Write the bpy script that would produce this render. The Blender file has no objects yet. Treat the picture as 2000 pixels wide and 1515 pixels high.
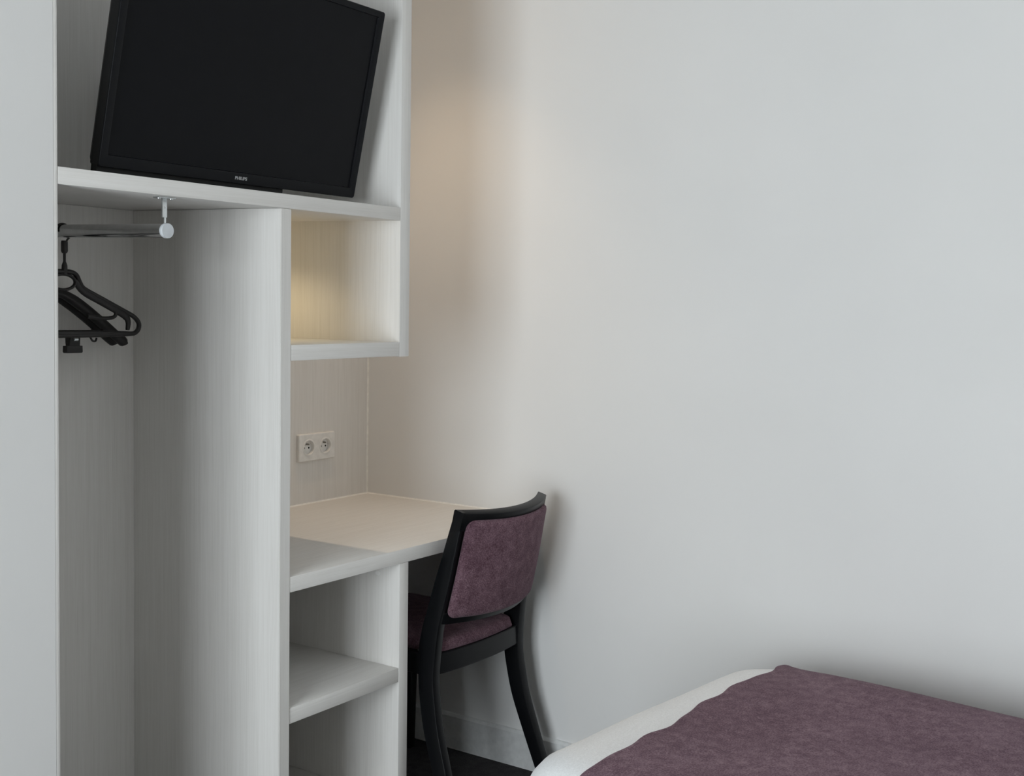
import bpy, bmesh, math, random
from mathutils import Vector, Matrix
random.seed(7)
PI = math.pi
SC = bpy.context.scene
COL = SC.collection

# ------------------------------------------------------------------ camera
cam_data = bpy.data.cameras.new('camera')
cam_data.sensor_width = 36.0
cam_data.lens = 2329.48 / 2000.0 * 36.0
cam_data.shift_y = (704.84 - 757.5) / 2000.0
cam_data.clip_start = 0.02
cam = bpy.data.objects.new('camera', cam_data)
COL.objects.link(cam)
F_ = Vector((0.8200, 0.5705, -0.0473)).normalized()
R_ = Vector((0.5716, -0.8205, 0.0130)).normalized()
U_ = R_.cross(F_)
cam.matrix_world = Matrix(((R_.x, U_.x, -F_.x, 0.0), (R_.y, U_.y, -F_.y, 0.0),
                           (R_.z, U_.z, -F_.z, 1.3404), (0, 0, 0, 1)))
SC.camera = cam

# ------------------------------------------------------------------ world (overcast daylight outside the window)
world = bpy.data.worlds.new('world'); SC.world = world
world.use_nodes = True
bg = world.node_tree.nodes['Background']
bg.inputs[0].default_value = (0.905, 0.952, 1.0, 1)
bg.inputs[1].default_value = 13.5
SC.view_settings.view_transform = 'Standard'
SC.view_settings.look = 'None'
SC.view_settings.gamma = 1.0
SC.view_settings.use_curve_mapping = False
SC.view_settings.exposure = 0.0
SC.cycles.use_denoising = True
SC.cycles.max_bounces = 9
SC.cycles.diffuse_bounces = 6
SC.cycles.use_adaptive_sampling = True
SC.cycles.adaptive_threshold = 0.02

# ------------------------------------------------------------------ main dimensions (metres)
W = 2.824            # inner face of the right wall
YB = 2.525           # back wall behind the desk
YF = 1.871           # front plane of the built-in furniture
YW = 2.372           # back panel of the wardrobe
XL = 1.278           # wardrobe opening, left
X1, X1B = 1.8175, 1.849     # divider panel
X2, X2B = 2.2116, 2.2475    # upper side panel
X3, X3B = 2.2208, 2.2545    # lower side panel
WX0, WY0 = -1.60, -1.00     # far ends of the room
CEIL = 2.50
DESK0, DESK1 = 0.7033, 0.738
WIN = (0.0, 1.62, 0.20, 2.05)   # window opening y0,y1,z0,z1 in the wall across the room

# window portal (lets the daylight outside in through the opening)
pl = bpy.data.lights.new('window_daylight', 'AREA')
pl.shape = 'RECTANGLE'; pl.size = WIN[1] - WIN[0]; pl.size_y = WIN[3] - WIN[2]
pl.cycles.is_portal = True
po = bpy.data.objects.new('window_daylight', pl); COL.objects.link(po)
po.matrix_world = Matrix(((0, 0, -1, WX0 - 0.09), (1, 0, 0, (WIN[0] + WIN[1]) / 2),
                          (0, -1, 0, (WIN[2] + WIN[3]) / 2), (0, 0, 0, 1)))

# ------------------------------------------------------------------ materials
def new_mat(name, base, rough=0.5, metal=0.0, spec=0.5):
    m = bpy.data.materials.new(name); m.use_nodes = True
    b = m.node_tree.nodes['Principled BSDF']
    b.inputs['Base Color'].default_value = (*base, 1)
    b.inputs['Roughness'].default_value = rough
    b.inputs['Metallic'].default_value = metal
    b.inputs['Specular IOR Level'].default_value = spec
    return m, m.node_tree.nodes, m.node_tree.links, b

def noise(nt, ln, coord, scale3, scale=1.0, detail=3.0, rough=0.55):
    mp = nt.new('ShaderNodeMapping'); mp.inputs['Scale'].default_value = scale3
    ln.new(coord, mp.inputs[0])
    n = nt.new('ShaderNodeTexNoise'); n.inputs['Scale'].default_value = scale
    n.inputs['Detail'].default_value = detail; n.inputs['Roughness'].default_value = rough
    ln.new(mp.outputs[0], n.inputs['Vector'])
    return n.outputs['Fac']

def ramp(nt, ln, fac, stops):
    r = nt.new('ShaderNodeValToRGB')
    el = r.color_ramp.elements
    while len(el) < len(stops): el.new(0.5)
    for e, (p, c) in zip(el, stops):
        e.position = p; e.color = (*c, 1)
    ln.new(fac, r.inputs[0])
    return r.outputs[0]

def bump(nt, ln, b, fac, strength, dist):
    n = nt.new('ShaderNodeBump'); n.inputs['Strength'].default_value = strength
    n.inputs['Distance'].default_value = dist
    ln.new(fac, n.inputs['Height']); ln.new(n.outputs[0], b.inputs['Normal'])

def pos(nt):
    return nt.new('ShaderNodeNewGeometry').outputs['Position']

def mat_paint(name, c):
    m, nt, ln, b = new_mat(name, c, 0.85, 0, 0.25)
    p = pos(nt)
    f = noise(nt, ln, p, (1, 1, 1), 2.5, 1)
    ln.new(ramp(nt, ln, f, [(0.3, tuple(x * .985 for x in c)), (0.7, tuple(x * 1.012 for x in c))]), b.inputs['Base Color'])
    return m

def mat_laminate(name, axis):
    m, nt, ln, b = new_mat(name, (.7, .7, .68), 0.5, 0, 0.35)
    p = pos(nt)
    s1 = [420, 420, 420]; s1['xyz'.index(axis)] = 9
    s2 = [120, 120, 120]; s2['xyz'.index(axis)] = 2.0
    f1 = noise(nt, ln, p, s1, 1.0, 2)
    f2 = noise(nt, ln, p, s2, 1.0, 3)
    mx = nt.new('ShaderNodeMath'); mx.operation = 'ADD'
    ln.new(f1, mx.inputs[0]); ln.new(f2, mx.inputs[1])
    mh = nt.new('ShaderNodeMath'); mh.operation = 'MULTIPLY'; mh.inputs[1].default_value = 0.5
    ln.new(mx.outputs[0], mh.inputs[0])
    c = ramp(nt, ln, mh.outputs[0], [(0.35, (.690, .675, .650)), (0.5, (.730, .715, .692)), (0.65, (.758, .746, .726))])
    ln.new(c, b.inputs['Base Color'])
    return m

def mat_fabric(name, dark, mid, light, sheen=0.25, stretch=(1, 1, 1)):
    m, nt, ln, b = new_mat(name, mid, 0.95, 0, 0.1)
    p = pos(nt)
    f1 = noise(nt, ln, p, stretch, 300, 5, 0.75)
    f2 = noise(nt, ln, p, (1, 1, 1), 40, 4, 0.6)
    f3 = noise(nt, ln, p, (1, 1, 1), 5, 2, 0.5)
    a = nt.new('ShaderNodeMath'); a.operation = 'MULTIPLY_ADD'
    ln.new(f1, a.inputs[0]); a.inputs[1].default_value = 0.62; 
    a2 = nt.new('ShaderNodeMath'); a2.operation = 'MULTIPLY'; a2.inputs[1].default_value = 0.24
    ln.new(f2, a2.inputs[0]); ln.new(a2.outputs[0], a.inputs[2])
    a3 = nt.new('ShaderNodeMath'); a3.operation = 'MULTIPLY_ADD'; a3.inputs[1].default_value = 0.14
    ln.new(f3, a3.inputs[0]); ln.new(a.outputs[0], a3.inputs[2])
    c = ramp(nt, ln, a3.outputs[0], [(0.41, dark), (0.5, mid), (0.60, light)])
    ln.new(c, b.inputs['Base Color'])
    b.inputs['Sheen Weight'].default_value = sheen
    b.inputs['Sheen Roughness'].default_value = 0.5
    b.inputs['Sheen Tint'].default_value = (.75, .62, .68, 1)
    bump(nt, ln, b, a.outputs[0], 0.5, 0.0012)
    return m

def mat_plain(name, c, rough, metal=0.0, spec=0.5, nscale=60, nbump=0.05):
    m, nt, ln, b = new_mat(name, c, rough, metal, spec)
    f = noise(nt, ln, pos(nt), (1, 1, 1), nscale, 3)
    lo = tuple(max(0, x * 0.92) for x in c); hi = tuple(min(1, x * 1.06) for x in c)
    ln.new(ramp(nt, ln, f, [(0.3, lo), (0.7, hi)]), b.inputs['Base Color'])
    if nbump: bump(nt, ln, b, f, nbump, 0.0008)
    return m

M = {}
M['wall'] = mat_paint('wall_paint', (.765, .763, .757))
M['dark_wall'] = mat_paint('taupe_wall_paint', (.46, .42, .39))
M['beige_wall'] = mat_paint('cream_wall_paint', (.87, .84, .80))
M['ceiling'] = mat_paint('ceiling_paint', (.86, .86, .85))
M['lam_v'] = mat_laminate('laminate_upright_grain', 'z')
M['lam_h'] = mat_laminate('laminate_level_grain', 'x')
M['lam_d'] = mat_laminate('laminate_depth_grain', 'y')
M['skirting'] = mat_plain('skirting_paint', (.70, .71, .71), 0.45)
M['bead'] = mat_plain('sealant', (.85, .84, .81), 0.4, 0, 0.4, 60, 0)
M['carpet'] = mat_fabric('charcoal_carpet', (.018, .018, .019), (.035, .034, .035), (.06, .058, .058), 0.05)
M['purple'] = mat_fabric('plum_fabric', (.087, .048, .066), (.152, .093, .118), (.255, .175, .206), 0.12)
M['cushion'] = mat_fabric('plum_upholstery', (.070, .036, .049), (.125, .069, .089), (.215, .138, .164), 0.12)
M['cotton'] = mat_plain('white_cotton', (.86, .875, .89), 0.9, 0, 0.15, 300, 0.15)
M['blackwood'] = mat_plain('black_stained_wood', (.005, .0054, .0064), 0.30, 0, 0.20, 90, 0.03)
M['plastic_black'] = mat_plain('black_plastic', (.014, .012, .012), 0.45, 0, 0.45, 50, 0.02)
M['bezel'] = mat_plain('tv_bezel_plastic', (.0065, .0070, .0085), 0.38, 0, 0.12, 80, 0.01)
M['bezel_edge'] = mat_plain('tv_side_plastic', (.004, .004, .004), 0.6, 0, 0.3, 80, 0.01)
M['screen'] = mat_plain('tv_screen', (.0058, .0062, .0075), 0.35, 0, 0.10, 30, 0)
M['silver'] = mat_plain('silver_print', (.45, .46, .47), 0.35, 0.3, 0.5, 80, 0)
M['chrome'] = mat_plain('chrome', (.62, .63, .64), 0.12, 1.0, 0.5, 40, 0)
M['zinc'] = mat_plain('zinc_plated_steel', (.72, .75, .76), 0.28, 1.0, 0.5, 40, 0.02)
M['cap'] = mat_plain('grey_plastic_cap', (.60, .63, .66), 0.4, 0.0, 0.5, 40, 0.01)
M['plastic_white'] = mat_plain('white_plastic', (.78, .77, .75), 0.35, 0, 0.5, 40, 0)
M['hole'] = mat_plain('dark_socket_hole', (.012, .011, .010), 0.7, 0, 0.2, 40, 0)
M['brass'] = mat_plain('steel_pin', (.35, .33, .30), 0.3, 1.0, 0.5, 40, 0)
M['bedbase'] = mat_plain('bed_base_fabric', (.10, .10, .105), 0.9, 0, 0.2, 250, 0.2)
def mat_glass():
    m = bpy.data.materials.new('window_glass'); m.use_nodes = True
    nt, ln = m.node_tree.nodes, m.node_tree.links
    nt.remove(nt['Principled BSDF'])
    t = nt.new('ShaderNodeBsdfTransparent'); t.inputs[0].default_value = (.97, .98, .975, 1)
    g = nt.new('ShaderNodeBsdfGlossy'); g.inputs['Roughness'].default_value = 0.02
    fr = nt.new('ShaderNodeFresnel'); fr.inputs[0].default_value = 1.35
    mx = nt.new('ShaderNodeMixShader')
    ln.new(fr.outputs[0], mx.inputs[0]); ln.new(t.outputs[0], mx.inputs[1]); ln.new(g.outputs[0], mx.inputs[2])
    ln.new(mx.outputs[0], nt['Material Output'].inputs[0])
    return m
M['glass'] = mat_glass()
def mat_emit(name, c, s):
    m = bpy.data.materials.new(name); m.use_nodes = True
    b = m.node_tree.nodes['Principled BSDF']
    b.inputs['Base Color'].default_value = (.8, .8, .78, 1)
    b.inputs['Emission Color'].default_value = (*c, 1)
    b.inputs['Emission Strength'].default_value = s
    return m
M['lamp_glow'] = mat_emit('warm_lamp_lens', (1.0, .78, .50), 2.0)

# ------------------------------------------------------------------ helpers
def root(name, loc, label, cat, group=None):
    o = bpy.data.objects.new(name, None); COL.objects.link(o)
    o.location = loc; o.empty_display_size = 0.1
    o['label'] = label; o['category'] = cat
    if group: o['group'] = group
    return o

def link_mesh(name, me, mat, parent=None, smooth=False):
    o = bpy.data.objects.new(name, me); COL.objects.link(o)
    me.materials.append(M[mat])
    if parent is not None:
        o.parent = parent
        off = Vector((0, 0, 0)); p = parent
        while p is not None:
            off += p.location; p = p.parent
        o.location = -off          # the mesh stays in room coordinates
    if smooth:
        for f in me.polygons: f.use_smooth = True
    return o

def from_bm(name, bm, mat, parent=None, smooth=False, angle=None):
    me = bpy.data.meshes.new(name)
    bmesh.ops.recalc_face_normals(bm, faces=bm.faces)
    bm.to_mesh(me); bm.free()
    o = link_mesh(name, me, mat, parent, smooth or angle is not None)
    if angle is not None:
        me.set_sharp_from_angle(angle=math.radians(angle))
    return o

def bm_box(bm, x0, x1, y0, y1, z0, z1, tilt=None):
    v = []
    for z in (z0, z1):
        for (x, y) in ((x0, y0), (x1, y0), (x1, y1), (x0, y1)):
            dz = tilt(x, y) if tilt else 0.0
            v.append(bm.verts.new((x, y, z + dz)))
    for f in ((3, 2, 1, 0), (4, 5, 6, 7), (0, 1, 5, 4), (1, 2, 6, 5), (2, 3, 7, 6), (3, 0, 4, 7)):
        bm.faces.new([v[i] for i in f])
    return v

def box(name, x0, x1, y0, y1, z0, z1, mat, parent=None, bev=0.0012, tilt=None, seg=2):
    bm = bmesh.new(); bm_box(bm, x0, x1, y0, y1, z0, z1, tilt)
    if bev > 0:
        bmesh.ops.bevel(bm, geom=list(bm.edges), offset=bev, segments=seg, affect='EDGES', profile=0.5)
    return from_bm(name, bm, mat, parent, angle=35 if bev > 0 else None)

def struct(o, label=None):
    o['kind'] = 'structure'
    if label: o['label'] = label
    return o

def tag(o, label, cat, group=None):
    o['label'] = label; o['category'] = cat
    if group: o['group'] = group
    return o

def bm_loft(bm, rings, cap=True, close=True):
    """rings: lists of points with equal length"""
    R = [[bm.verts.new(p) for p in r] for r in rings]
    n = len(R[0])
    for a, b in zip(R[:-1], R[1:]):
        for i in range(n if close else n - 1):
            j = (i + 1) % n
            bm.faces.new((a[i], a[j], b[j], b[i]))
    if cap:
        bm.faces.new(list(reversed(R[0]))); bm.faces.new(R[-1])
    return R

def bm_tube(bm, pts, r, n=10, closed=False, flat=None):
    """round tube along pts. r: number or list. flat: (scale along frame normal)"""
    P = [Vector(p) for p in pts]; N = len(P)
    rr = r if isinstance(r, (list, tuple)) else [r] * N
    T = []
    for i in range(N):
        if closed: t = P[(i + 1) % N] - P[i - 1]
        elif i == 0: t = P[1] - P[0]
        elif i == N - 1: t = P[-1] - P[-2]
        else: t = P[i + 1] - P[i - 1]
        T.append(t.normalized())
    ref = Vector((0, 0, 1)) if abs(T[0].z) < 0.9 else Vector((0, 1, 0))
    nrm = (ref - T[0] * ref.dot(T[0])).normalized()
    rings = []
    for i in range(N):
        nrm = (nrm - T[i] * nrm.dot(T[i])).normalized()
        b = T[i].cross(nrm)
        rings.append([P[i] + (nrm * math.cos(2 * PI * k / n) + b * math.sin(2 * PI * k / n)) * rr[i] for k in range(n)])
    if closed:
        rings.append(rings[0])
        R = [[bm.verts.new(p) for p in ring] for ring in rings[:-1]]
        for i in range(N):
            a, c = R[i], R[(i + 1) % N]
            for k in range(n):
                j = (k + 1) % n
                bm.faces.new((a[k], a[j], c[j], c[k]))
    else:
        bm_loft(bm, rings)

def tube(name, pts, r, mat, parent=None, n=10, closed=False):
    bm = bmesh.new(); bm_tube(bm, pts, r, n, closed)
    return from_bm(name, bm, mat, parent, angle=50)

def lathe(name, prof, origin, axis, mat, parent=None, n=28, cap=True):
    """prof: (radius, distance along axis); starts and ends may be radius 0"""
    a = Vector(axis).normalized()
    ref = Vector((0, 0, 1)) if abs(a.z) < 0.9 else Vector((1, 0, 0))
    u = (ref - a * ref.dot(a)).normalized(); v = a.cross(u)
    O = Vector(origin); bm = bmesh.new()
    rings = [[O + a * d + (u * math.cos(2 * PI * k / n) + v * math.sin(2 * PI * k / n)) * max(r, 1e-5) for k in range(n)] for r, d in prof]
    bm_loft(bm, rings, cap)
    return from_bm(name, bm, mat, parent, angle=40)

def spline(pts, n=6):
    """Catmull-Rom through pts (tuples)"""
    P = [Vector(p) for p in pts]; out = []
    for i in range(len(P) - 1):
        p0 = P[max(i - 1, 0)]; p1 = P[i]; p2 = P[i + 1]; p3 = P[min(i + 2, len(P) - 1)]
        for k in range(n):
            t = k / n
            out.append(0.5 * ((2 * p1) + (p2 - p0) * t + (2 * p0 - 5 * p1 + 4 * p2 - p3) * t * t + (3 * p1 - p0 - 3 * p2 + p3) * t ** 3))
    out.append(P[-1]); return out

def lerp_tab(z, tab):
    if z <= tab[0][0]: return tab[0][1]
    for (a, va), (b, vb) in zip(tab[:-1], tab[1:]):
        if z <= b:
            t = (z - a) / (b - a); return va + (vb - va) * t
    return tab[-1][1]

# ------------------------------------------------------------------ room shell
struct(box('floor', WX0 - .1, W + .1, WY0 - .1, YB + .1, -0.10, 0.0, 'carpet', bev=0), 'charcoal carpet floor under the desk chair')
struct(box('ceiling', WX0 - .1, W + .1, WY0 - .1, YB + .1, CEIL, CEIL + .1, 'ceiling', bev=0), 'white painted ceiling above the room')
struct(box('wall_right', W, W + .1, WY0 - .1, YB + .1, 0, CEIL, 'wall', bev=0), 'plain off-white painted wall beside bed and chair')
struct(box('wall_back', XL - .06, W, YB, YB + .1, 0, CEIL, 'wall', bev=0), 'wall behind the built-in wardrobe and desk')
struct(box('wall_front', WX0 - .1, W, WY0 - .1, WY0, 0, CEIL, 'beige_wall', bev=0), 'cream painted wall behind the bed head')
struct(box('wall_partition', WX0, XL - .0084, YF, YB + .1, 0, CEIL, 'wall', bev=0), 'pale painted wall left of the open wardrobe')
# wall with the window opening
bm = bmesh.new()
ys = (WY0 - .1, WIN[0], WIN[1], YB + .1); zs = (0, WIN[2], WIN[3], CEIL)
g = {}
for s, x in enumerate((WX0, WX0 - .18)):
    for i, y in enumerate(ys):
        for j, z in enumerate(zs): g[s, i, j] = bm.verts.new((x, y, z))
for s in (0, 1):
    for i in range(3):
        for j in range(3):
            if (i, j) == (1, 1): continue
            bm.faces.new([g[s, i, j], g[s, i + 1, j], g[s, i + 1, j + 1], g[s, i, j + 1]])
for (i0, j0, i1, j1) in ((1, 1, 2, 1), (2, 1, 2, 2), (2, 2, 1, 2), (1, 2, 1, 1)):
    bm.faces.new([g[0, i0, j0], g[0, i1, j1], g[1, i1, j1], g[1, i0, j0]])
for i in range(3):
    for j in (0, 3): bm.faces.new([g[0, i, j], g[0, i + 1, j], g[1, i + 1, j], g[1, i, j]])
for j in range(3):
    for i in (0, 3): bm.faces.new([g[0, i, j], g[0, i, j + 1], g[1, i, j + 1], g[1, i, j]])
struct(from_bm('wall_left', bm, 'dark_wall'), 'taupe wall with the window across from the bed')

# window across the room: frame, sash bars and panes
wr = bpy.data.objects.new('window_1', None); COL.objects.link(wr)
wr.location = (WX0 - .06, (WIN[0] + WIN[1]) / 2, WIN[2]); struct(wr, 'white framed two pane window lighting the room')
wx0, wx1 = WX0 - .09, WX0 - .03
box('window_frame', wx0, wx1, WIN[0], WIN[1], WIN[2], WIN[2] + .05, 'plastic_white', wr, .004)
box('window_frame', wx0, wx1, WIN[0], WIN[1], WIN[3] - .05, WIN[3], 'plastic_white', wr, .004)
box('window_frame', wx0, wx1, WIN[0], WIN[0] + .05, WIN[2] + .05, WIN[3] - .05, 'plastic_white', wr, .004)
box('window_frame', wx0, wx1, WIN[1] - .05, WIN[1], WIN[2] + .05, WIN[3] - .05, 'plastic_white', wr, .004)
ymid = (WIN[0] + WIN[1]) / 2
box('mullion', wx0, wx1, ymid - .03, ymid + .03, WIN[2] + .05, WIN[3] - .05, 'plastic_white', wr, .004)
box('pane', wx0 + .02, wx0 + .028, WIN[0] + .05, ymid - .03, WIN[2] + .05, WIN[3] - .05, 'glass', wr, 0)
box('pane', wx0 + .02, wx0 + .028, ymid + .03, WIN[1] - .05, WIN[2] + .05, WIN[3] - .05, 'glass', wr, 0)
box('window_sill', WX0 - .05, WX0 + .06, WIN[0] - .03, WIN[1] + .03, WIN[2] - .025, WIN[2], 'plastic_white', wr, .004)

# skirting boards and sealant beads
def skirting(name, pts_prof, axis, a0, a1, mat='skirting'):
    bm = bmesh.new()
    rings = []
    for a in (a0, a1):
        rings.append([((p[0], a, p[1]) if axis == 'y' else (a, p[0], p[1])) for p in pts_prof])
    bm_loft(bm, rings)
    return from_bm(name, bm, mat)
t = .013; h = .106
struct(skirting('baseboard_right', [(W, 0), (W - t, 0), (W - t, h - .008), (W - t + .006, h - .001), (W - .003, h), (W, h)], 'y', WY0, YB), 'pale grey skirting board along the right wall')
struct(skirting('baseboard_back', [(YB, 0), (YB - t, 0), (YB - t, h - .008), (YB - t + .006, h - .001), (YB - .003, h), (YB, h)], 'x', X3B + .002, W - t), 'pale skirting board under the desk at the back')

def bead(name, a, b, n1, n2, r=.004):
    """quarter-round sealant bead in the corner along a-b, leaving the corner along n1 and n2"""
    a, b, n1, n2 = (Vector(q) for q in (a, b, n1, n2))
    sec = [Vector((0, 0, 0)), n1 * r]
    for k in range(1, 4):
        an = PI / 2 * k / 4
        sec.append(n1 * r * (1 - math.sin(an) * .55) + n2 * r * (1 - math.cos(an) * .55) - (n1 + n2) * r * .28)
    sec.append(n2 * r)
    bm = bmesh.new(); bm_loft(bm, [[a + s for s in sec], [b + s for s in sec]])
    return from_bm(name, bm, 'bead', angle=40)

# ------------------------------------------------------------------ built-in furniture
# shelf under the television: laid slightly out of level, as fitted
def shelf_tilt(x, y):
    fx = (x - XL) / (X2 - XL)
    return -0.0015 - 0.0040 * fx + 0.0115 * (y - YF) / (YW - YF) 
TV0, TV1 = 1.5441, 1.5751

wd = root('wardrobe', (1.55, 2.12, 0), 'open wardrobe in pale grained laminate with hanging rail, no doors', 'wardrobe')
box('side_panel', XL - .008, XL, YF, YW + .0, 0, 2.46, 'lam_v', wd)
# divider follows the underside of the shelf
bm = bmesh.new(); v = bm_box(bm, X1, X1B, YF, YB - .009, 0, 1.5405)
for q in v[4:]: q.co.z = TV0 - .0006 + min(shelf_tilt(q.co.x, q.co.y), .016)
bmesh.ops.bevel(bm, geom=list(bm.edges), offset=.0012, segments=2, affect='EDGES')
o = from_bm('divider_panel', bm, 'lam_v', wd, angle=35)
bm = bmesh.new(); v = bm_box(bm, XL + .0004, X1 - .0004, YW - .008, YW, 0, 1.5)
for q in v[4:]: q.co.z = TV0 - .0006 + shelf_tilt(q.co.x, q.co.y)
from_bm('back_panel', bm, 'lam_v', wd)

ov = root('tv_shelf_unit', (1.75, 2.15, TV0), 'pale laminate overhead unit holding the television and an open cubbyhole', 'shelf unit')
box('tv_shelf', XL + .0004, X2 - .0004, YF, YW + .12, TV0, TV1, 'lam_h', ov, tilt=shelf_tilt)
box('upper_back_panel', XL + .0004, X2 - .0004, YW, YW + .008, TV1 + .025, 2.46, 'lam_v', ov, bev=0)
box('side_panel', X2, X2B, YF, YB - .009, 1.2106, 2.46, 'lam_v', ov)
box('cubby_shelf', X1B + .0004, X2 - .0004, YF, YB - .017, 1.2120, 1.2462, 'lam_h', ov)
box('cubby_back_panel', X1B + .0004, X2 - .0004, YB - .017, YB - .009, 1.2462, 1.555, 'lam_v', ov, bev=0)

dk = root('desk_worktop', (2.34, 2.2, DESK0), 'pale laminate desk worktop built in below the cubbyhole', 'desk')
box('worktop', X1B + .0004, W - .0006, YF, YB - .0086, DESK0, DESK1, 'lam_h', dk, bev=.0015)
box('back_panel', X1B + .0004, W - .0006, YB - .0084, YB - .0002, DESK1 + .0002, 1.2100, 'lam_v', dk, bev=0)

cb = root('shelf_cabinet', (2.05, 2.2, 0), 'pale laminate open cabinet with shelves under the desk', 'cabinet')
box('side_panel', X3, X3B, YF + .001, YB - .0006, 0, DESK0 - .0004, 'lam_v', cb)
box('shelf', X1B + .0004, X3 - .0004, YF + .0015, YB - .009, .4101, .4449, 'lam_h', cb)
box('bottom_shelf', X1B + .0004, X3 - .0004, YF + .0015, YB - .009, .0800, .1144, 'lam_h', cb)
box('plinth', X1B + .0004, X3 - .0004, YF + .05, YF + .066, 0, .0796, 'lam_h', cb)
box('back_panel', X1B + .0004, X3 - .0004, YB - .0088, YB - .0006, .1146, DESK0 - .0004, 'lam_v', cb, bev=0)
o = lathe('fixing_cap', [(0, 0), (.0075, 0), (.0075, .002), (.0065, .0032), (.0045, .0036), (.004, .0028), (0, .0028)],
          (X3 - .0002, 1.942, .6716), (-1, 0, 0), 'plastic_white', cb)
o['label'] = 'round white plastic fixing cap below the worktop'

# sealant beads on the desk and in the corner behind it
struct(bead('trim_1', (X1B + .001, YB - .0084, DESK1), (W - .001, YB - .0084, DESK1), (0, -1, 0), (0, 0, 1)), 'pale sealant bead along the back of the desk')
struct(bead('trim_2', (W - .0004, YF + .002, DESK1), (W - .0004, YB - .009, DESK1), (-1, 0, 0), (0, 0, 1)), 'pale sealant bead where the desk meets the wall')
struct(bead('trim_3', (W - .0004, YB - .0084, DESK1 + .004), (W - .0004, YB - .0084, 1.21), (-1, 0, 0), (0, -1, 0)), 'pale sealant bead up the corner behind the desk')

# ------------------------------------------------------------------ lamps of the niche
dl = root('recessed_downlight', (2.445, 2.22, CEIL), 'small recessed warm downlight in the ceiling above the desk', 'lamp')
lathe('trim_ring', [(.030, 0), (.043, 0), (.043, .004), (.039, .006), (.030, .006)], (2.445, 2.22, CEIL), (0, 0, -1), 'plastic_white', dl)
lathe('lens', [(0, 0), (.029, 0), (.029, .003), (0, .003)], (2.445, 2.22, CEIL), (0, 0, -1), 'lamp_glow', dl)
sp = bpy.data.lights.new('downlight_bulb', 'SPOT'); sp.energy = 23; sp.color = (1.0, .75, .50)
sp.spot_size = math.radians(94); sp.spot_blend = 1.0; sp.shadow_soft_size = .02
so = bpy.data.objects.new('downlight_bulb', sp); COL.objects.link(so); so.location = (2.445, 2.22, CEIL - .02)
so.rotation_euler = (Vector((2.27, 2.12, .74)) - Vector((2.445, 2.22, CEIL - .02))).to_track_quat('-Z', 'Y').to_euler()
pk = root('puck_light', (1.97, 2.25, 1.55), 'small warm puck light under the shelf inside the cubbyhole', 'lamp')
pz = TV0 + shelf_tilt(1.97, 2.25)
lathe('housing', [(0, 0), (.03, 0), (.03, .008), (.026, .010), (.024, .010), (0, .0095)], (1.97, 2.25, pz), (0, 0, -1), 'plastic_white', pk)
lathe('lens', [(0, 0), (.022, 0), (.022, .0018), (0, .0018)], (1.97, 2.25, pz - .0098), (0, 0, -1), 'lamp_glow', pk)
sp = bpy.data.lights.new('puck_bulb', 'SPOT'); sp.energy = 3.0; sp.color = (1.0, .80, .48)
sp.spot_size = math.radians(140); sp.spot_blend = 0.5; sp.shadow_soft_size = .02
so = bpy.data.objects.new('puck_bulb', sp); COL.objects.link(so); so.location = (1.97, 2.25, pz - .014)

# ------------------------------------------------------------------ television on its tilting bracket
tvB = Vector((1.7664, 1.9368, 1.5893)); s_, t_ = 0.0325, 0.215
ex = Vector((math.cos(s_), math.sin(s_), 0)); nn = Vector((math.sin(s_), -math.cos(s_), 0))
up = Vector((0, 0, 1)) * math.cos(t_) + nn * math.sin(t_)
out = ex.cross(up)            # screen normal, towards the room
if out.y > 0: out = -out
TW, TH = 0.730, 0.4351
def tvp(a, b, c): return tvB + ex * a + up * b + out * c     # a across, b up, c towards the room
tv = root('television', tuple(tvB), 'black flat television tilted forward on the overhead shelf', 'television')
def tv_ring(a, b0, b1, c, rad, n=5):
    pts = []
    for (ca, cb_, st) in ((a - rad, b0 + rad, -PI / 2), (a - rad, b1 - rad, 0), (-a + rad, b1 - rad, PI / 2), (-a + rad, b0 + rad, PI)):
        for k in range(n):
            an = st + PI / 2 * k / (n - 1)
            pts.append(tvp(ca + rad * math.cos(an), cb_ + rad * math.sin(an), c))
    return pts
hw = TW / 2
# bezel: a frame with a stepped inner lip, open in the middle
bm = bmesh.new()
ia, ib0, ib1 = hw - .0185, .0235, TH - .0145
rings = [tv_ring(hw, 0, TH, -.024, .006), tv_ring(hw, 0, TH, -.001, .006), tv_ring(hw - .001, .001, TH - .001, 0, .005),
         tv_ring(ia + .004, ib0 - .004, ib1 + .004, 0.0, .004), tv_ring(ia + .001, ib0 - .001, ib1 + .001, -.0012, .003),
         tv_ring(ia, ib0, ib1, -.0062, .002)]
bm_loft(bm, rings, cap=False)
bez = from_bm('bezel', bm, 'bezel', tv, angle=30)
# side band (matt) behind the face
bm = bmesh.new()
bm_loft(bm, [tv_ring(hw + .0004, -.0004, TH + .0004, -.0255, .006), tv_ring(hw + .0004, -.0004, TH + .0004, -.0022, .006)], cap=False)
from_bm('side_band', bm, 'bezel_edge', tv, angle=30)
bm = bmesh.new()
bm_loft(bm, [tv_ring(ia + .002, ib0 - .002, ib1 + .002, -.0075, .002), tv_ring(ia + .002, ib0 - .002, ib1 + .002, -.0055, .002)])
from_bm('screen', bm, 'screen', tv, angle=30)
bm = bmesh.new()
bm_loft(bm, [tv_ring(hw - .001, .001, TH - .001, -.0245, .006), tv_ring(hw - .004, .004, TH - .004, -.034, .01),
             tv_ring(hw - .09, .003, TH - .11, -.046, .012), tv_ring(hw - .10, .005, TH - .13, -.062, .012)])
from_bm('rear_housing', bm, 'plastic_black', tv, angle=30)
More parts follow.
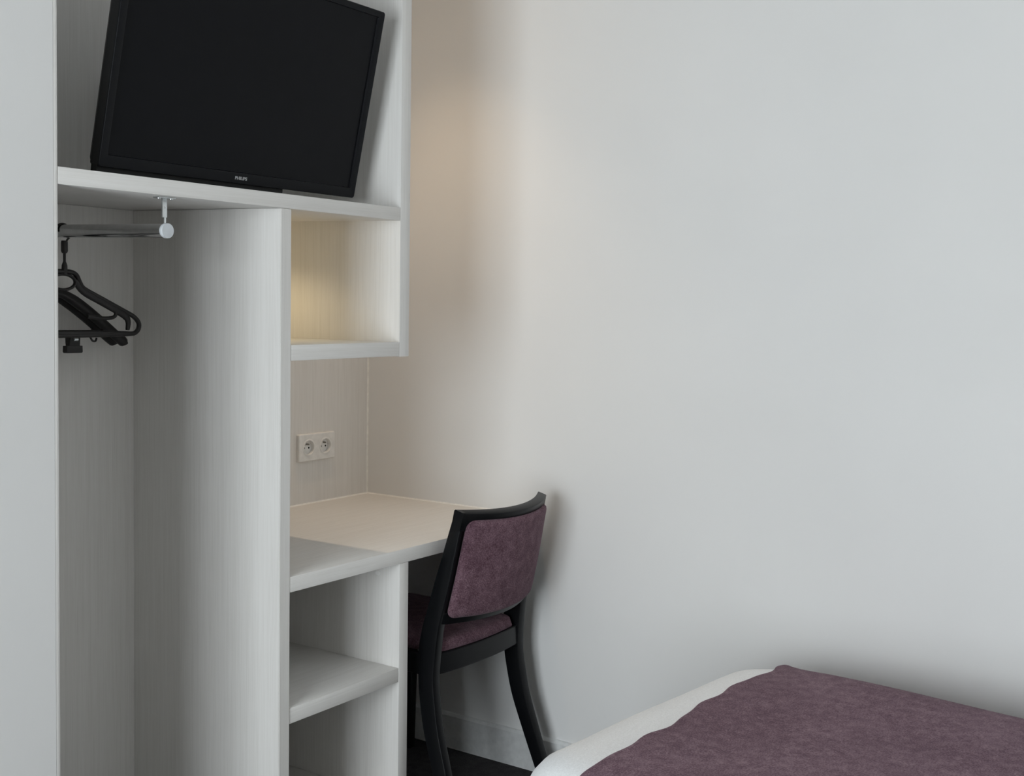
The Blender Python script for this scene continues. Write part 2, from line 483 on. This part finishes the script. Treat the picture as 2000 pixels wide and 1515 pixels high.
# speaker housing along the lower back edge, resting on the shelf
bm = bmesh.new(); rings = []
for a in (-hw + .0006, -hw + .004, -.12, .11, .13):
    e_ = .003 if a in (-hw + .0006, .13) else 0.0
    top_f, top_b = tvp(a, .030, -.0225), tvp(a, .030, -.0252)
    f = tvp(a, .0, -.006); b_ = tvp(a, .0, -.0252)
    zf = TV1 + shelf_tilt(f.x, f.y) + .0006 + e_; zb = TV1 + shelf_tilt(b_.x, b_.y) + .0006 + e_
    rings.append([(top_f.x, top_f.y, top_f.z), (f.x, f.y, f.z + .001), (f.x, f.y + .001, zf), (b_.x, b_.y, zb), (top_b.x, top_b.y, top_b.z)])
bm_loft(bm, rings)
from_bm('speaker_housing', bm, 'bezel_edge', tv, angle=30)
# tilting wall bracket behind
def tvbox(name, a0, a1, b0, b1, c0, c1, mat, par):
    bm = bmesh.new(); vs = []
    for c in (c0, c1):
        for (a, b) in ((a0, b0), (a1, b0), (a1, b1), (a0, b1)): vs.append(bm.verts.new(tvp(a, b, c)))
    for f in ((3, 2, 1, 0), (4, 5, 6, 7), (0, 1, 5, 4), (1, 2, 6, 5), (2, 3, 7, 6), (3, 0, 4, 7)): bm.faces.new([vs[i] for i in f])
    bmesh.ops.bevel(bm, geom=list(bm.edges), offset=.0015, segments=2, affect='EDGES')
    return from_bm(name, bm, mat, par, angle=35)
tvbox('mounting_plate', -.10, .10, .12, .30, -.072, -.0605, 'plastic_black', tv)
bm = bmesh.new()
a0 = tvp(0, .21, -.07)
bm_tube(bm, [a0, (a0.x, YW - .01, a0.z + .02), (a0.x, YW - .0006, a0.z + .02)], [.022, .022, .030], 16)
from_bm('bracket_arm', bm, 'plastic_black', tv, angle=40)
# printed maker's name on the lower bezel
cu = bpy.data.curves.new('brand_name_curve', 'FONT'); cu.body = 'PHILIPS'; cu.align_x = 'CENTER'; cu.align_y = 'CENTER'
cu.size = .0095; cu.extrude = .0002; cu.offset = .00025
tmp = bpy.data.objects.new('tmp_text', cu); COL.objects.link(tmp)
bpy.context.view_layer.update()
me = bpy.data.meshes.new_from_object(tmp.evaluated_get(bpy.context.evaluated_depsgraph_get()))
bpy.data.objects.remove(tmp)
wtxt = max(v.co.x for v in me.vertices) - min(v.co.x for v in me.vertices)
kx = .0345 / wtxt
for v in me.vertices: v.co = tvp(-.004 + v.co.x * kx, .0112 + v.co.y, .0001 + v.co.z)
me.materials.clear()
o = link_mesh('brand_lettering', me, 'silver', bez); o['label'] = 'small silver maker lettering on the lower bezel'
bm = bmesh.new(); vs = []
bm_loft(bm, [[tvp(-.005 + .0012 * math.cos(2 * PI * k / 10), .0045 + .0012 * math.sin(2 * PI * k / 10), c) for k in range(10)] for c in (-.0004, .0002)])
from_bm('standby_light', bm, 'hole', bez)

# ------------------------------------------------------------------ clothes rail
RX, RZ0 = 1.540, 1.476
def rail_z(y): return RZ0 + .0230 * (y - 1.901)
cr = root('clothes_rail', (RX, 1.95, RZ0), 'chrome clothes rail hung from a bracket under the shelf', 'clothes rail')
tube('rail', [(RX, 1.903, rail_z(1.903)), (RX, 2.12, rail_z(2.12)), (RX, YW - .009, rail_z(YW - .009))], .0140, 'chrome', cr, 28)
lathe('end_cap', [(0, 0), (.0143, 0), (.0148, .0006), (.0148, .007), (.0141, .009), (0, .009)], (RX, 1.897, RZ0), (0, 1, 0.023), 'cap', cr, 32)
lathe('wall_flange', [(.0145, 0), (.030, 0), (.030, .004), (.024, .006), (.0145, .006)], (RX, YW - .0082, rail_z(YW)), (0, -1, 0), 'zinc', cr)
yb = 1.906; bz = TV0 + shelf_tilt(RX, yb) - .0006
hg = box('hanger_bracket', RX - .0075, RX + .0035, yb - .0022, yb + .0022, RZ0 + .026, bz - .0025, 'zinc', cr, .0007)
box('bracket_neck', RX - .0035, RX + .0015, yb - .0016, yb + .0016, RZ0 + .0135, RZ0 + .0265, 'zinc', hg, .0005)
box('bracket_plate', RX - .021, RX + .021, yb - .008, yb + .010, bz - .0025, bz, 'zinc', cr, .0007)
for dx in (-.0155, .0145):
    lathe('screw_head', [(0, 0), (.0042, 0), (.0040, .0012), (.0025, .0022), (0, .0025)], (RX + dx, yb - .001, bz - .0025), (0, 0, -1), 'zinc', cr, 14)
lathe('rivet', [(0, 0), (.0022, 0), (.0018, .0008), (0, .001)], (RX - .002, yb - .0022, bz - .020), (0, -1, 0), 'chrome', hg, 12)

# ------------------------------------------------------------------ hangers
def flat_tube(name, pts, hw_, hd, mat, parent, y0, closed=False, yfun=None):
    """bar of elliptical section in the hanger plane. pts: (x,z); hw_: half width in plane (number or list); hd: half depth in y"""
    N = len(pts); rr = hw_ if isinstance(hw_, (list, tuple)) else [hw_] * N
    bm = bmesh.new(); rings = []; n = 10
    for i in range(N):
        if closed: a, b = pts[i - 1], pts[(i + 1) % N]
        else: a, b = pts[max(i - 1, 0)], pts[min(i + 1, N - 1)]
        tx, tz = b[0] - a[0], b[1] - a[1]; L = math.hypot(tx, tz) or 1; nx, nz = -tz / L, tx / L
        ring = []
        for k in range(n):
            c, s = math.cos(2 * PI * k / n), math.sin(2 * PI * k / n)
            ring.append((pts[i][0] + nx * rr[i] * c, y0 + hd * s, pts[i][1] + nz * rr[i] * c))
        rings.append(ring)
    if closed:
        R = [[bm.verts.new(p) for p in r] for r in rings]
        for i in range(N):
            a, c = R[i], R[(i + 1) % N]
            for k in range(n):
                j = (k + 1) % n; bm.faces.new((a[k], a[j], c[j], c[k]))
    else: bm_loft(bm, rings)
    return from_bm(name, bm, mat, parent, angle=60)
def sp2(pts, n=5): return [(p.x, p.y) for p in spline([(a, b, 0) for a, b in pts], n)]

def hook(parent, y, zrod, ztop_body, rot=0.0):
    cx = RX; r = .0185
    pts = []
    for k in range(15):
        an = math.radians(-55 + 235 * k / 14)        # over the rail, open on the left
        pts.append((cx - r * math.cos(an) * -1, zrod + r * math.sin(an) - .003))
    pts = [(cx + .004, ztop_body), (cx + .004, zrod - .045), (cx + .0065, zrod - .032)] + pts
    flat_tube('hook', sp2(pts, 3), .0021, .0021, 'chrome' if rot else 'plastic_black', parent, y)

def body_hanger(y):
    zr = rail_z(y)
    h = root('coat_hanger', (RX, y, zr), 'black plastic coat hanger with cross bar, frontmost on the chrome rail', 'coat hanger', 'hangers on the wardrobe rail')
    hook(h, y, zr, 1.40)
    lathe('swivel_collar', [(0, 0), (.0062, 0), (.0072, .004), (.0072, .022), (.0055, .026), (.003, .027), (.003, .044), (.0058, .052), (.0066, .072), (0, .072)],
          (RX + .004, y, zr - .020), (0, 0, -1), 'plastic_black', h, 16)
    # upper outline, right half then mirrored
    half = [(0, 1.398), (.020, 1.3975), (.033, 1.391), (.042, 1.374), (.053, 1.362), (.095, 1.3425), (.148, 1.318), (.180, 1.3025), (.194, 1.288), (.1935, 1.275), (.185, 1.266), (.170, 1.2635), (.10, 1.262), (0, 1.262)]
    R = sp2(half, 4)
    L = [(-a, b) for a, b in reversed(R[1:-1])]
    loop = [(RX + a, b) for a, b in R + L]
    flat_tube('outer_frame', loop, .0052, .0055, 'plastic_black', h, y, closed=True)
    for s in (1, -1):
        arm = sp2([(.030, 1.380), (.050, 1.3575), (.095, 1.3355), (.142, 1.313), (.160, 1.302), (.166, 1.289), (.164, 1.272)], 4)
        flat_tube('shoulder_arm', [(RX + s * a, b) for a, b in arm], [.0050] + [.0088] * (len(arm) - 9) + [.0080, .0075, .007, .0065, .006, .0055, .005, .004], .0045, 'plastic_black', h, y)
        strap = sp2([(.100, 1.333), (.127, 1.318), (.133, 1.307), (.122, 1.2995), (.09, 1.2990), (.060, 1.3025)], 4)
        flat_tube('strap_hook', [(RX + s * a, b) for a, b in strap], .0042, .004, 'plastic_black', h, y)
    flat_tube('neck_ring', [(RX + .030 * math.cos(2 * PI * k / 28), 1.376 + .0165 * math.sin(2 * PI * k / 28)) for k in range(28)], .0034, .005, 'plastic_black', h, y, closed=True)
    flat_tube('cross_bar', [(RX - .18, 1.2655), (RX - .08, 1.267), (RX, 1.2675), (RX + .08, 1.267), (RX + .18, 1.2655)], [.003, .0062, .0064, .0062, .003], .006, 'plastic_black', h, y)
    return h
body_hanger(2.238)

def clip_hanger(y, dx, label, clip):
    zr = rail_z(y)
    h = root('coat_hanger', (RX, y, zr), label, 'coat hanger', 'hangers on the wardrobe rail')
    hook(h, y, zr, 1.37, 1)
    for s in (1, -1):
        arm = sp2([(0, 1.352), (.03, 1.350), (.07, 1.329), (.12, 1.294), (.165, 1.259), (.192, 1.240)], 5)
        n = len(arm)
        wd_ = [.007 + .0055 * min(1, k / (n * .35)) for k in range(n)]
        wd_[-1] = .0045; wd_[-2] = .0105
        flat_tube('shoulder_arm', [(RX + s * a + dx, b) for a, b in arm], wd_, .009, 'plastic_black', h, y)
    bar = sp2([(-.13, 1.292), (-.13, 1.268), (-.12, 1.260), (0, 1.259), (.12, 1.260), (.13, 1.268), (.13, 1.292)], 5)
    flat_tube('trouser_bar', [(RX + a + dx, b) for a, b in bar], .0032, .0032, 'plastic_black', h, y)
    if clip:
        for s in (1, -1):
            cxx = RX + dx + s * .054
            bm = bmesh.new()
            rings = []
            for z, hwid, hdep in ((1.272, .010, .006), (1.262, .012, .010), (1.250, .0125, .009), (1.238, .013, .007), (1.2375, .019, .008), (1.224, .0195, .008), (1.222, .018, .007)):
                rings.append([(cxx - hwid, y - hdep, z), (cxx + hwid, y - hdep, z), (cxx + hwid, y + hdep, z), (cxx - hwid, y + hdep, z)])
            bm_loft(bm, rings)
            cl = from_bm('trouser_clip', bm, 'plastic_black', h, angle=30)
            lathe('clip_spring', [(0, 0), (.004, 0), (.004, .010), (0, .010)], (cxx - .005, y - .010, 1.252), (1, 0, 0), 'zinc', cl, 12)
        hk = sp2([(.085, 1.262), (.098, 1.256), (.104, 1.248), (.112, 1.247), (.115, 1.254)], 4)
        flat_tube('garment_hook', [(RX + dx + a, b) for a, b in hk], .0022, .0022, 'plastic_black', h, y)
    return h
clip_hanger(2.282, 0.0, 'black clip hanger with sloping arms, middle of the hangers on the rail', True)
clip_hanger(2.318, 0.0, 'black clip hanger with sloping arms, nearest the wardrobe back panel', False)

# ------------------------------------------------------------------ double power socket
SX, SZ = 2.510, .868; sy = YB - .0086
pw = root('power_socket', (SX + .076, sy, SZ), 'white double wall socket above the desk', 'power socket')
bm = bmesh.new()
def sock_ring(ins, y, rad):
    pts = []
    x0, x1, z0, z1 = SX + ins, SX + .152 - ins, SZ + ins, SZ + .081 - ins
    for (cx_, cz_, st) in ((x1 - rad, z0 + rad, -PI / 2), (x1 - rad, z1 - rad, 0), (x0 + rad, z1 - rad, PI / 2), (x0 + rad, z0 + rad, PI)):
        for k in range(4):
            an = st + PI / 2 * k / 3; pts.append((cx_ + rad * math.cos(an), y, cz_ + rad * math.sin(an)))
    return pts
bm_loft(bm, [sock_ring(0, sy, .004), sock_ring(0, sy - .0095, .004), sock_ring(.0015, sy - .0115, .004), sock_ring(.003, sy - .012, .004)])
plate = from_bm('plate', bm, 'plastic_white', pw, angle=35)
centres = [(SX + .0405, SZ + .0405), (SX + .1115, SZ + .0405)]
cutters = []
for (cx_, cz_) in centres:
    c = lathe('cutter', [(0, 0), (.0205, 0), (.0205, .02), (0, .02)], (cx_, sy - .0006, cz_), (0, -1, 0), 'plastic_white', None, 40)
    md = plate.modifiers.new('recess', 'BOOLEAN'); md.object = c; md.operation = 'DIFFERENCE'; md.solver = 'EXACT'; cutters.append(c)
bpy.context.view_layer.update()
me = bpy.data.meshes.new_from_object(plate.evaluated_get(bpy.context.evaluated_depsgraph_get()))
plate.modifiers.clear(); plate.data = me
for f in me.polygons: f.use_smooth = False
for c in cutters: bpy.data.objects.remove(c)
for (cx_, cz_) in centres:
    ss = lathe('socket_insert', [(.0, .0010), (.0198, .0010), (.0200, .0018), (.0202, .0116), (.0212, .0130), (.0250, .0130), (.0262, .0120), (.0262, .0112)], (cx_, sy - .0004, cz_), (0, -1, 0), 'plastic_white', pw, 40, cap=False)
    for dx in (-.0095, .0095):
        lathe('contact_hole', [(0, 0), (.0030, 0), (.0030, .0003), (0, .0003)], (cx_ + dx, sy - .00135, cz_ - .002), (0, -1, 0), 'hole', ss, 14)
    lathe('earth_pin', [(0, 0), (.0026, 0), (.0026, .009), (.0018, .011), (0, .0115)], (cx_, sy - .00135, cz_ + .0095), (0, -1, 0), 'brass', ss, 14)

# ------------------------------------------------------------------ chair at the desk
CXC = 2.530
ch = root('desk_chair', (CXC, 2.05, 0), 'black wooden chair with plum upholstered back and seat, pushed under the desk', 'chair')
YR = [(0, 1.745), (.07, 1.768), (.17, 1.800), (.26, 1.828), (.35, 1.845), (.40, 1.849), (.457, 1.845), (.52, 1.838), (.56, 1.828), (.65, 1.806), (.75, 1.785), (.826, 1.768)]
YFR = [(0, 1.783), (.07, 1.808), (.17, 1.845), (.26, 1.876), (.35, 1.894), (.40, 1.899), (.457, 1.901), (.52, 1.890), (.56, 1.878), (.65, 1.852), (.75, 1.820), (.826, 1.795)]
HX = [(0, .224), (.2, .211), (.4, .203), (.56, .198), (.826, .187)]
def smooth_tab(tab):
    P = spline([(a, b, 0) for a, b in tab], 4); return [(p.x, p.y) for p in P]
YR, YFR, HX = smooth_tab(YR), smooth_tab(YFR), smooth_tab(HX)
def rrect(x0, x1, y0, y1, z, r=.004, slope=0.0):
    pts = []
    for (cx_, cy_, st) in ((x1 - r, y0 + r, -PI / 2), (x1 - r, y1 - r, 0), (x0 + r, y1 - r, PI / 2), (x0 + r, y0 + r, PI)):
        for k in range(3):
            an = st + PI / 2 * k / 2
            y = cy_ + r * math.sin(an)
            pts.append((cx_ + r * math.cos(an), y, z + slope * (y - y0)))
    return pts
for s in (-1, 1):
    bm = bmesh.new(); rings = []
    for k in range(41):
        z = .800 * k / 40
        hx = lerp_tab(z, HX); th = .026 + .004 * max(0, 1 - abs(z - .42) / .4)
        x0, x1 = sorted((CXC + s * hx, CXC + s * (hx - th)))
        sl = .28 * max(0, min(1, (z - .7) / .1))
        rings.append(rrect(x0, x1, lerp_tab(z, YR), lerp_tab(z, YFR), z, .004, sl))
    bm_loft(bm, rings)
    from_bm('rear_leg', bm, 'blackwood', ch, angle=40)

SAG = lambda z: .052
def back_pt(s, z, off):
    """point on the rear of the curved back; off = distance towards the seat"""
    hx = lerp_tab(z, HX) - .002
    y = lerp_tab(z, YR) - SAG(z) * (1 - s * s) + off
    return (CXC + hx * s, y, z)
# top rail: follows the curve, dips in the middle
def rail_ring(s, z0, z1, d0, d1, dip, rec):
    zz0, zz1 = z0 - dip * (1 - s * s), z1 - dip * (1 - s * s)
    c = .0025
    def P(z, off): 
        q = back_pt(s, z, off); return q
    sl = rec
    pts = [P(zz0 + c, d0), P(zz1 - c, d0)]
    q = P(zz1, d0 + c); pts.append(q)
    q = P(zz1, d1 - c); pts.append((q[0], q[1], q[2] + sl))
    q = P(zz1 - c, d1); pts.append((q[0], q[1], q[2] + sl))
    pts += [P(zz0 + c, d1), P(zz0, d1 - c), P(zz0, d0 + c)]
    return pts
def curved_rail(name, z0, z1, d0, d1, dip, rec=0.0, s0=-.985, s1=.985):
    bm = bmesh.new()
    bm_loft(bm, [rail_ring(s0 + (s1 - s0) * k / 28, z0, z1, d0, d1, dip, rec) for k in range(29)])
    return from_bm(name, bm, 'blackwood', ch, angle=40)
curved_rail('top_rail', .776, .8225, 0.0, .0285, .0085, .006, -1.012, 1.012)
curved_rail('lower_back_rail', .532, .562, .004, .026, .004)

# upholstered back pad: rounded rectangle bent over the frame, puffed on both faces
def pad(name, A, B, r, mapf, thick0, puff, mat, parent, nu=34, nv=30):
    bm = bmesh.new(); grids = []
    for side in (0, 1):
        gr = []
        for i in range(nu + 1):
            row = []
            for j in range(nv + 1):
                u = -1 + 2 * i / nu; v = -1 + 2 * j / nv
                # finer steps near the rim
                u = math.sin(u * PI / 2) * .5 + u * .5; v = math.sin(v * PI / 2) * .5 + v * .5
                a, b = u * A, v * B
                dx, dy = abs(a) - (A - r), abs(b) - (B - r)
                if dx > 0 and dy > 0:
                    L = math.hypot(dx, dy); m = max(dx, dy) / L
                    a = math.copysign(A - r + dx * m, a); b = math.copysign(B - r + dy * m, b)
                d = min(A - abs(a), B - abs(b)) if not (dx > 0 and dy > 0) else r - math.hypot(abs(a) - (A - r), abs(b) - (B - r))
                e = max(0.0, min(1.0, d / .016)); rim = math.sqrt(max(0, 1 - (1 - e) ** 2))
                hgt = thick0 * rim + puff * (1 - (a / A) ** 2) * (1 - (b / B) ** 2)
                row.append(bm.verts.new(mapf(a / A, b, hgt, side)))
            gr.append(row)
        grids.append(gr)
    for side, gr in enumerate(grids):
        for i in range(nu):
            for j in range(nv):
                q = (gr[i][j], gr[i + 1][j], gr[i + 1][j + 1], gr[i][j + 1])
                bm.faces.new(q if side == 0 else tuple(reversed(q)))
    bmesh.ops.remove_doubles(bm, verts=bm.verts, dist=1e-6)
    return from_bm(name, bm, mat, parent, smooth=True)
PZ0, PZ1 = .549, .8035
def back_map(s, b, hgt, side):
    zc = (PZ0 + PZ1) / 2; ss = -.004 + s * .936 + (.0 if s < 0 else .016 * s)
    z = zc + b - .0065 * (1 - s * s)
    q = back_pt(ss, z, -.0008)
    return (q[0], q[1] + (-hgt if side == 0 else hgt), q[2] )
pad('back_cushion', .175, (PZ1 - PZ0) / 2, .022, back_map, .0105, .006, 'cushion', ch)

# seat rails
SR0, SR1 = .398, .452
def plan_rail(name, pts, half, z0, z1):
    """rail along a plan polyline"""
    bm = bmesh.new(); rings = []; N = len(pts)
    for i in range(N):
        a, b = Vector(pts[max(i - 1, 0)]), Vector(pts[min(i + 1, N - 1)]); d = (b - a).normalized(); n = Vector((-d.y, d.x)); p = Vector(pts[i])
        q0, q1 = p - n * half, p + n * half; c = .002
        rings.append([(q0.x, q0.y, z0 + c), (q0.x, q0.y, z1 - c), (q0.x + n.x * c, q0.y + n.y * c, z1), (q1.x - n.x * c, q1.y - n.y * c, z1), (q1.x, q1.y, z1 - c), (q1.x, q1.y, z0 + c), (q1.x - n.x * c, q1.y - n.y * c, z0), (q0.x + n.x * c, q0.y + n.y * c, z0)])
    bm_loft(bm, rings)
    return from_bm(name, bm, 'blackwood', ch, angle=40)
rr = []
for k in range(17):
    s = -1 + 2 * k / 16; rr.append((CXC + .178 * s, 1.864 - .016 * (1 - s * s)))
plan_rail('rear_seat_rail', rr, .011, SR0, SR1)
FYC = 2.262
plan_rail('side_seat_rail', [(CXC - .192, 1.893), (CXC - .200, 2.08), (CXC - .207, FYC - .012)], .011, SR0, SR1)
plan_rail('side_seat_rail', [(CXC + .192, 1.893), (CXC + .200, 2.08), (CXC + .207, FYC - .012)], .011, SR0, SR1)
plan_rail('front_seat_rail', [(CXC - .195, FYC + .006), (CXC, FYC + .012), (CXC + .195, FYC + .006)], .011, SR0, SR1)
for s in (-1, 1):
    bm = bmesh.new(); rings = []
    for k in range(13):
        z = SR1 * k / 12; wdt = .026 + .012 * k / 12
        xo = CXC + s * (.226 + .004 * (1 - k / 12)); x0, x1 = sorted((xo, xo - s * wdt))
        y1 = FYC + .018 + .006 * (1 - k / 12)
        rings.append(rrect(x0, x1, y1 - wdt, y1, z, .004))
    bm_loft(bm, rings)
    from_bm('front_leg', bm, 'blackwood', ch, angle=40)
# seat cushion
def seat_map(s, b, hgt, side):
    y = 2.066 + b
    fx = (y - 1.86) / .42
    hwid = .176 + .036 * min(1, max(0, fx) * 1.0) 
    if y < 1.905: hwid = min(hwid, .176)
    yy = y - (.016 * (1 - s * s) if b < 0 else -.012 * (1 - s * s)) * min(1, abs(b) / .21)
    z = .4535 + (hgt if side == 0 else -min(hgt, .001))
    return (CXC + hwid * s, yy, z)
pad('seat_cushion', .20, .208, .035, seat_map, .024, .020, 'cushion', ch)

# ------------------------------------------------------------------ bed (foot end in view) and its runner
PHI = math.radians(-6.0)
BX = Vector((math.cos(PHI), math.sin(PHI), 0)); BY = Vector((-math.sin(PHI), math.cos(PHI), 0))
BO = Vector((2.209, 1.205, .012))        # middle of the foot edge
BW, BL = .475, 1.98
def bp(a, b, z): return BO + BX * a + BY * b + Vector((0, 0, z))
def bed_ring(ins, z, rad, wob=0.0, seed=0, n=9, m=14):
    """rounded rectangle inset by ins; a in +-BW, b from -BL to 0"""
    x1 = BW - ins; y1 = -ins; y0 = -BL + ins; rad = max(rad - ins * .6, .02)
    pts = []
    cor = ((x1 - rad, y0 + rad, -PI / 2), (x1 - rad, y1 - rad, 0), (-x1 + rad, y1 - rad, PI / 2), (-x1 + rad, y0 + rad, PI))
    for c in range(4):
        cx_, cy_, st = cor[c]
        arc = [(cx_ + rad * math.cos(st + PI / 2 * k / (n - 1)), cy_ + rad * math.sin(st + PI / 2 * k / (n - 1))) for k in range(n)]
        pts += arc
        nx_ = cor[(c + 1) % 4]; e = (nx_[0] + rad * math.cos(nx_[2]), nx_[1] + rad * math.sin(nx_[2])); s0 = arc[-1]
        for k in range(1, m): pts.append((s0[0] + (e[0] - s0[0]) * k / m, s0[1] + (e[1] - s0[1]) * k / m))
    res = []
    for (a, b) in pts:
        w = wob * (math.sin(a * 9.1 + b * 7.3 + seed) + .6 * math.sin(a * 17.0 - b * 13.0 + 2 * seed))
        res.append(bp(a, b, z + w))
    return res
bed = root('bed', tuple(bp(0, -BL / 2, -.012)), 'single bed made up in white cotton beside the right wall', 'bed')
bm = bmesh.new()
bm_loft(bm, [bed_ring(.03, .06, .06), bed_ring(.03, .28, .06)])
from_bm('bed_base', bm, 'bedbase', bed, angle=40)
for a in (-.36, .36):
    for b in (-.16, -1.82):
        lathe('leg', [(0, 0), (.022, 0), (.028, .072), (0, .072)], tuple(bp(a, b, -.012)), (0, 0, 1), 'blackwood', bed, 16)
ZT = .508
prof = [(.012, .20), (.006, .26), (.0, .33), (.0, .395), (.006, .430), (.018, .458), (.035, .480), (.060, .4945), (.10, .5025), (.16, .506), (.24, ZT), (.34, ZT), (.42, ZT)]
bm = bmesh.new()
bm_loft(bm, [bed_ring(i, z, .15, .0018 if z > .4 else .003, 1.3) for i, z in prof])
from_bm('duvet', bm, 'cotton', bed, smooth=True)

# runner: strip of cloth across the foot of the bed, hanging over both sides
def bed_height(a):
    """profile across the bed: arc-length parameter -> (a, z, outward normal)"""
    tab = [(0, ZT)] + [(BW - i, z) for i, z in reversed(prof) if z >= .33]
    return tab
side = [(BW - i, z) for i, z in prof if z >= .33][::-1]
path = [(x, z) for x, z in side]                # from the middle outward
path = [(0.0, ZT)] + path + [(BW + .004, .29), (BW + .008, .24)]
full = [(-x, z) for x, z in reversed(path[1:])] + path
fs = sp2(full, 5)
def offset_path(P, d):
    out_ = []
    for i, (x, z) in enumerate(P):
        a, b = P[max(i - 1, 0)], P[min(i + 1, len(P) - 1)]
        tx, tz = b[0] - a[0], b[1] - a[1]; L = math.hypot(tx, tz) or 1
        out_.append((x - tz / L * d, z + tx / L * d))
    return out_
NB = 40
random.seed(3)
def foot_edge(a):
    return -.158 + .032 * max(-1, min(1, a / BW)) + .006 * math.sin(a * 14 + .6) + .004 * math.sin(a * 31 + 1.9) + .003 * math.sin(a * 53)
def bed_z_loss(b, a):
    """the bed top falls away towards the foot edge"""
    d = -b
    t_ = lerp_tab(d, sorted([(i, z) for i, z in prof if z >= .395]))
    return t_ - ZT
bm = bmesh.new(); layers = []
for d in (.0028, .0088):
    P = offset_path(fs, d); gr = []
    for i, (x, z) in enumerate(P):
        row = []
        for j in range(NB + 1):
            e = foot_edge(x if abs(x) < BW else math.copysign(BW + (.5 - z), x))
            tt = (j / NB) ** 1.4
            b = e + (-.78 - e) * tt
            top = max(0.0, min(1.0, (z - .40) / .10))
            zz = z + bed_z_loss(b, x) * top
            zz += .0018 * (math.sin(x * 9.1 + b * 7.3 + 1.3) + .6 * math.sin(x * 17.0 - b * 13.0 + 2.6)) * top
            if j <= 1: zz += .0012 * top
            # the corner by the wall stands up a little
            dd = math.hypot(x - (BW - .035), (b - e) * 1.0)
            zz += .006 * math.exp(-(dd / .03) ** 2)
            sw = .006 * math.sin(b * 38 + x * 3) * (1 - top)
            row.append(bm.verts.new(bp(x + math.copysign(max(0, sw), x) * (abs(x) > .3), b, zz)))
        gr.append(row)
    layers.append(gr)
lo, hi = layers
ni = len(lo)
for i in range(ni - 1):
    for j in range(NB):
        bm.faces.new((hi[i][j], hi[i + 1][j], hi[i + 1][j + 1], hi[i][j + 1]))
        bm.faces.new((lo[i][j + 1], lo[i + 1][j + 1], lo[i + 1][j], lo[i][j]))
for i in range(ni - 1):
    bm.faces.new((lo[i][0], lo[i + 1][0], hi[i + 1][0], hi[i][0])); bm.faces.new((hi[i][NB], hi[i + 1][NB], lo[i + 1][NB], lo[i][NB]))
for j in range(NB):
    bm.faces.new((hi[0][j], hi[0][j + 1], lo[0][j + 1], lo[0][j])); bm.faces.new((lo[-1][j], lo[-1][j + 1], hi[-1][j + 1], hi[-1][j]))
rn = from_bm('bed_runner', bm, 'purple', None, smooth=True)
tag(rn, 'mottled plum fabric runner laid across the white bed', 'bed runner')
